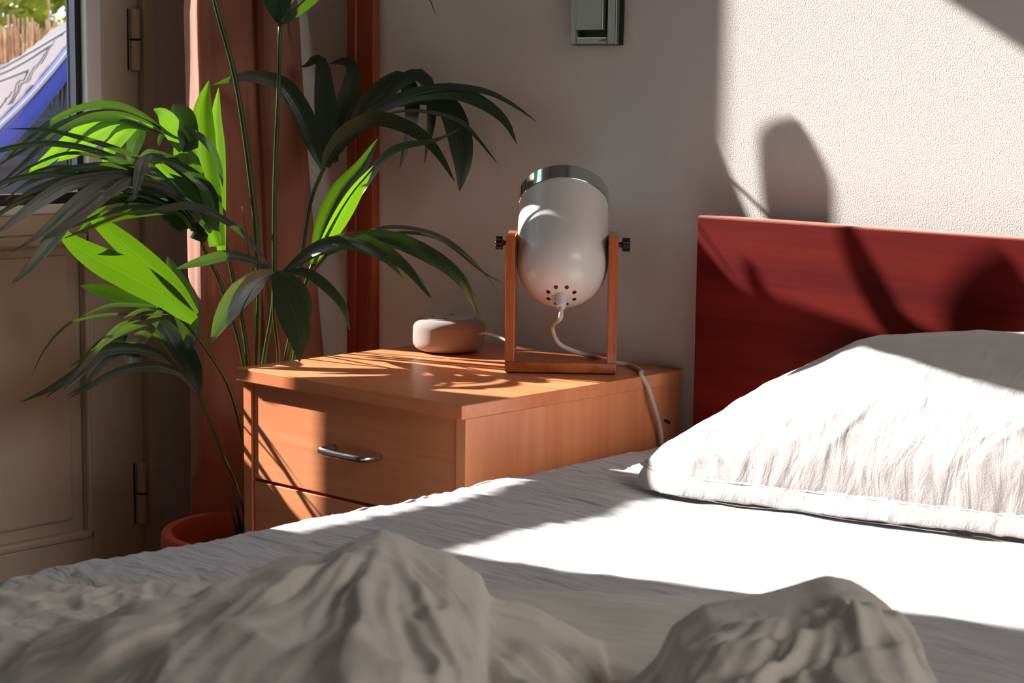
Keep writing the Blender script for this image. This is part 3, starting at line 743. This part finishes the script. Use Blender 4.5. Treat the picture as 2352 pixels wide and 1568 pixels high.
F.leaf([(395, 315), (330, 290), (270, 272), (200, 277), (130, 305), (60, 370), (-20, 440)], 13, 2.63, 2.50, -20)
F.leaf([(345, 285), (325, 292), (310, 325), (300, 360), (297, 388)], 32, 2.66, 2.65, 10, peak=.4)
F.leaf([(378, 300), (369, 315), (364, 336)], 11, 2.66, 2.66, 0)
F.build(palm, mat='leaf_shaded')
F = Frond()
F.leaf([(455, 500), (400, 430), (332, 370), (255, 337), (179, 314), (102, 297), (13, 296)], 11, 2.58, 2.48, 20, peak=.5)
F.leaf([(440, 490), (380, 420), (300, 392), (230, 380), (130, 395), (60, 422), (0, 470)], 16, 2.56, 2.46, 20)
F.leaf([(430, 470), (380, 438), (300, 405), (220, 400), (120, 421), (50, 452), (-10, 505)], 20, 2.55, 2.46, 15)
F.leaf([(400, 445), (330, 415), (281, 402), (230, 408), (160, 422), (100, 456), (40, 500), (-20, 545)], 28, 2.54, 2.44, 12, peak=.6)
F.leaf([(390, 440), (330, 418), (270, 412), (210, 432), (150, 480), (110, 520), (60, 560), (22, 580)], 18, 2.53, 2.45, 10, peak=.55)
F.leaf([(380, 435), (300, 412), (230, 432), (170, 480), (110, 560), (60, 620), (23, 655)], 32, 2.54, 2.46, 10, peak=.6)
F.leaf([(370, 420), (320, 408), (280, 420), (220, 470), (150, 520), (86, 558)], 18, 2.52, 2.46, 10, peak=.55)
F.leaf([(370, 405), (330, 398), (300, 418), (240, 452), (175, 491)], 15, 2.52, 2.48, 10, peak=.5)
F.leaf([(380, 362), (345, 352), (326, 375), (317, 410), (306, 464)], 24, 2.52, 2.50, 10, peak=.45)
F.leaf([(400, 452), (345, 443), (305, 452), (278, 484)], 14, 2.55, 2.53, 0)
F.leaf([(470, 515), (400, 460), (345, 415), (312, 392)], 24, 2.60, 2.56, 15)
F.leaf([(450, 470), (300, 400), (200, 386), (100, 388), (-10, 440)], 10, 2.57, 2.47, 10)
F.leaf([(450, 470), (330, 392), (230, 360), (150, 352), (60, 388), (-10, 436)], 8, 2.58, 2.48, 10)
F.leaf([(462, 530), (390, 470), (300, 435), (200, 425), (100, 440)], 14, 2.60, 2.52, 40)
F.leaf([(440, 500), (340, 452), (240, 425), (140, 432), (30, 470), (-90, 560)], 14, 2.57, 2.42, 35)
F.leaf([(440, 500), (300, 430), (140, 400), (0, 420), (-140, 500)], 14, 2.57, 2.40, 30)
F.leaf([(440, 500), (300, 380), (140, 330), (-20, 350), (-180, 430)], 13, 2.58, 2.40, 30)
for k in range(7):
    y0 = 400+k*13
    F.leaf([(462-k*3, 530), (410, 470+k*3), (340-k*4, y0+10), (250, y0-5+k*5), (170-k*5, y0+30+k*7)], 13, 2.60-k*.006, 2.50, (60, -55, 45, 70, -60, 50, 65, -45, 55)[k], base=.4)
for k in range(6):
    F.leaf([(470, 520-k*6), (430, 470-k*10), (380+k*4, 425-k*11), (330+k*6, 405-k*12)], 30, 2.66, 2.62, (20, -30, 35, 10, -20, 30)[k], base=.4)
hang(F, [at(475, 550, 2.57), at(440, 522, 2.585), at(400, 490, 2.59), at(355, 452, 2.60), at(310, 425, 2.61)], .03, base=.4)  # broad leaflets from here added to keep sun off the middle fan
hang(F, [at(460, 540, 2.57), at(420, 495, 2.585), at(370, 445, 2.60), at(300, 410, 2.61), at(240, 405, 2.62)], .032, base=.4)
hang(F, [at(430, 500, 2.60), at(350, 430, 2.61), at(290, 430, 2.615), at(240, 470, 2.61), at(170, 545, 2.60)], .024, base=.4)
f8 = F.build(palm, mat='leaf_shaded'); stalk(f8, [(560, 834, 2.68), (509, 658, 2.66), (468, 569, 2.63), (446, 500, 2.59), (380, 436, 2.55)], .0040, .0022)
# lower left fronds
F = Frond()
F.leaf([(445, 738), (385, 683), (300, 632), (220, 592), (160, 551), (124, 511)], 64, 2.60, 2.58, 5, peak=.45, base=.4)
F.leaf([(452, 720), (400, 655), (306, 575), (230, 512), (178, 466)], 46, 2.64, 2.62, 12, peak=.5)
f9 = F.build(palm); stalk(f9, [(558, 1002, 2.68), (527, 890, 2.66), (482, 814, 2.64), (446, 765, 2.62), (402, 722, 2.61), (360, 706, 2.60)], .0038, .0020)
F = Frond()
F.leaf([(375, 706), (306, 688), (240, 668), (184, 656)], 30, 2.63, 2.62, 10, peak=.6, base=.5)
F.leaf([(365, 702), (310, 700), (250, 702), (184, 728)], 9, 2.60, 2.56, 0)
F.leaf([(372, 708), (315, 715), (272, 750), (222, 802), (170, 862), (108, 912)], 12, 2.58, 2.52, 15)
F.leaf([(436, 800), (430, 725), (405, 650), (384, 588)], 54, 2.68, 2.68, 10, peak=.5)
F.leaf([(370, 712), (345, 745), (312, 780), (302, 825), (299, 868)], 38, 2.66, 2.64, 12, peak=.5)
F.leaf([(400, 726), (340, 738), (270, 765), (205, 812), (161, 842)], 14, 2.62, 2.56, 20)
F.leaf([(390, 722), (320, 722), (250, 722), (180, 735), (152, 747), (103, 801), (71, 866)], 6, 2.64, 2.50, 0)
F.build(palm, mat='leaf_shaded')
F = Frond()
F.leaf([(455, 905), (438, 845), (400, 790), (352, 712)], 56, 2.68, 2.70, 8, peak=.5)
F.leaf([(455, 902), (410, 852), (360, 812), (300, 797), (240, 805), (190, 845), (120, 890), (43, 925)], 24, 2.66, 2.58, 18, peak=.45)
F.leaf([(455, 905), (420, 862), (370, 842), (310, 843), (250, 862), (200, 890), (155, 916)], 20, 2.66, 2.60, 15)
F.leaf([(420, 850), (340, 748), (290, 752), (230, 790), (190, 832), (160, 872), (102, 914)], 18, 2.68, 2.60, 20)
F.leaf([(400, 830), (340, 780), (280, 780), (220, 822), (180, 866), (134, 906)], 15, 2.68, 2.60, 15)
F.leaf([(400, 835), (330, 800), (270, 812), (220, 852), (198, 882), (148, 912)], 16, 2.68, 2.62, -20)
f10 = F.build(palm, mat='leaf_shaded'); stalk(f10, [(563, 1180, 2.62), (540, 1105, 2.62), (513, 1046, 2.62), (480, 960, 2.65), (455, 905, 2.68)], .0030, .0020)
b = bmesh.new()
for k in range(26):    # sheath fibres and young stems at the crown base
    a = random.uniform(0, 2*PI); r = random.uniform(.005, .03); h = random.uniform(.05, .16)
    p = PC+Vector((r*math.cos(a), r*math.sin(a), .24)); q = p+Vector((math.cos(a)*.02, math.sin(a)*.02, h))
    tube(b, [p, p.lerp(q, .5), q], lambda s: .004*(1-s)+.0006, 6)
obj('stem_cluster', b, 'stalk', palm)

# ------------------------------------------------------------------ garden seen through the glass
gr = obj('floor_outside', boxes((-14, XW-.06, -8, 12, -.15, -.06)), 'patio', smooth=False); gr.name = 'patio'; struct(gr)
# reed fence
b = bmesh.new(); rnd = random.Random(7)
A = Vector((-5.0, -1.5, 0)); Bv = Vector((-5.0, 4.4, 0)); n = 1150
for k in range(n):
    t = k/n; p = A.lerp(Bv, t)+Vector((rnd.uniform(-.03, .03), rnd.uniform(-.01, .01), 0))
    h = 1.085+rnd.uniform(-.05, .05)+(.09 if rnd.random() < .03 else 0); ln = rnd.gauss(0, .035)
    if rnd.random() < .06: continue
    tube(b, [p+Vector((0, 0, -.06)), p+Vector((0, ln*.5, h*.5)), p+Vector((rnd.uniform(-.02, .02), ln, h))], rnd.uniform(.0035, .006), 5)
rf = obj('reed_fence', b, 'reed'); tag(rf, 'tall fence of dry orange reeds in the garden beyond the glass', 'fence')
b = bmesh.new()
for k in range(15000):
    p = Vector((-6.3+rnd.gauss(0, .30), rnd.uniform(.6, 4.8), rnd.uniform(.3, 2.6)))
    a = Vector((rnd.gauss(0, 1), rnd.gauss(0, 1), rnd.gauss(0, 1))).normalized(); c = a.orthogonal().normalized()
    s = rnd.uniform(.045, .08)
    v4 = [b.verts.new(p+a*s*x+c*s*.5*y) for x, y in ((-1, 0), (0, -.8), (1.1, 0), (0, .8))]
    b.faces.new(v4)
for k in range(9): tube(b, [Vector((-6.4, .9+k*.45, -.06)), Vector((-6.3, .8+k*.47, 1.2)), Vector((-6.3, .9+k*.5, 2.3))], .03, 6)
bu = obj('garden_bush', b, 'bush', smooth=False); tag(bu, 'yellow-green leafy bush rising behind the reed fence', 'bush')
# hammock outside the glass
HX = -2.2
hm = thing('hammock', (HX, .3, 0), 'pale cloth hammock with blue border and knotted fringe outside the window', 'hammock')
def hp(px, py, X=HX):
    r = ray(px, py); return CAM+r*((X-CAM.x)/r.x)
U = spline([(-220, 330), (-60, 330), (0, 281), (60, 222), (110, 165), (172, 92), (260, 30), (330, -30)], 60)
Lw = spline([(-220, 400), (-60, 370), (0, 290), (60, 238), (100, 205), (150, 142), (185, 100), (262, 36), (332, -28)][1:], 60)
def lerp2(a, c, t): return (a[0]+(c[0]-a[0])*t, a[1]+(c[1]-a[1])*t)
def border(s, t):
    i = min(59, int(s*59)); a = U[i]; c = (a[0]+14-10*s, a[1]+52*(1-s)**.6+4)
    q = lerp2(a, c, t); p = hp(q[0], q[1]); return (p.x+.04*math.sin(t*PI*.7), p.y, p.z)
grid(60, 8, border, 'blue_border', 'hamblue', hm, solid=.004)
b = bmesh.new(); tube(b, [hp(u[0], u[1]-2)+Vector((.02, 0, 0)) for u in U], .0045, 8); obj('edge_rope', b, 'rope', hm)
UB = spline([(-220, 190), (-60, 190), (0, 160), (60, 128), (110, 100), (160, 68), (260, 10)], 60)
def cloth(s, t):
    i = min(59, int(s*59)); a = UB[i]; j = min(59, int(s*59)); c = U[j]; c2 = (a[0], float(np.interp(a[0], [u[0] for u in U], [u[1] for u in U])))
    y = a[1]+(c2[1]-a[1])*t; p = hp(a[0], y, HX-.45+.44*t); return (p.x-.10*math.sin(t*PI), p.y, p.z-.008*fbm(s*30, t*5))
grid(60, 24, cloth, 'hammock_cloth', 'ham', hm, solid=.003)
for L_ in ([(-60, 175), (0, 157), (60, 125), (110, 96), (175, 56), (260, 0)], [(-60, 182), (0, 170), (60, 140), (110, 108), (175, 72), (260, 20)],
           [(-60, 205), (0, 186), (60, 163), (116, 142), (150, 120), (180, 96)], [(-60, 250), (0, 236), (30, 228), (60, 215)]):
    b = bmesh.new(); tube(b, [hp(q[0], q[1], HX-.15) for q in spline(L_, 24)], .0032, 6); obj('rope', b, 'rope', hm)
b = bmesh.new()
for u0, y0, u1, y1, wd in ((122, 175, 122, 255, 16), (140, 172, 142, 258, 6), (160, 135, 150, 258, 14), (104, 196, 118, 250, 7)):
    for k in range(int(wd)):
        q0 = hp(u0+k-wd/2, y0, HX+.02); q1 = hp(u1+(k-wd/2)*.6, y1, HX+.03)
        tube(b, [q0, q0.lerp(q1, .5)+Vector((rnd.uniform(-.01, .01), rnd.uniform(-.004, .004), 0)), q1], .0022, 5)
obj('fringe', b, 'fringe', hm)
# upright board added outside the door, out of frame, to block low sun
fb = thing('sun_blocker', (-1.08, -.86, -.06), 'added wooden board standing upright outside the glass door to block the sun', 'sun blocker')
obj('blocker_board', boxes((-1.10, -1.075, -1.25, -.73, -.02, 1.082)), 'batten', fb, smooth=False)
obj('top_rail', boxes((-1.10, -1.075, -1.25, -.73, 1.165, 1.245)), 'batten', fb, smooth=False)
obj('side_rail', boxes((-1.10, -1.075, -.73, -.634, -.02, 1.245)), 'batten', fb, smooth=False)
obj('side_rail', boxes((-1.10, -1.075, -1.28, -1.25, -.02, 1.245)), 'batten', fb, smooth=False)
for yy in (-1.12, -.70): obj('leg', boxes((-1.125, -1.10, yy, yy+.03, -.06, 1.1)), 'batten', fb, smooth=False)
# garden chair dark shape below the hammock: dark wicker planter boxes on the patio
for k, (yy, hh_) in enumerate(((.55, .86), (1.0, .93))):
    b = bmesh.new(); box(b, -3.3, -2.8, yy, yy+.42, -.06, hh_)
    for j in range(9): box(b, -2.80, -2.785, yy, yy+.42, j*hh_/9, j*hh_/9+.03)
    o = obj('wicker_planter', b, 'fringe', smooth=False, bevel=.01)
    tag(o, ('dark wicker planter on the patio under the low end of the hammock', 'dark wicker planter on the patio nearer the door frame')[k], 'planter')
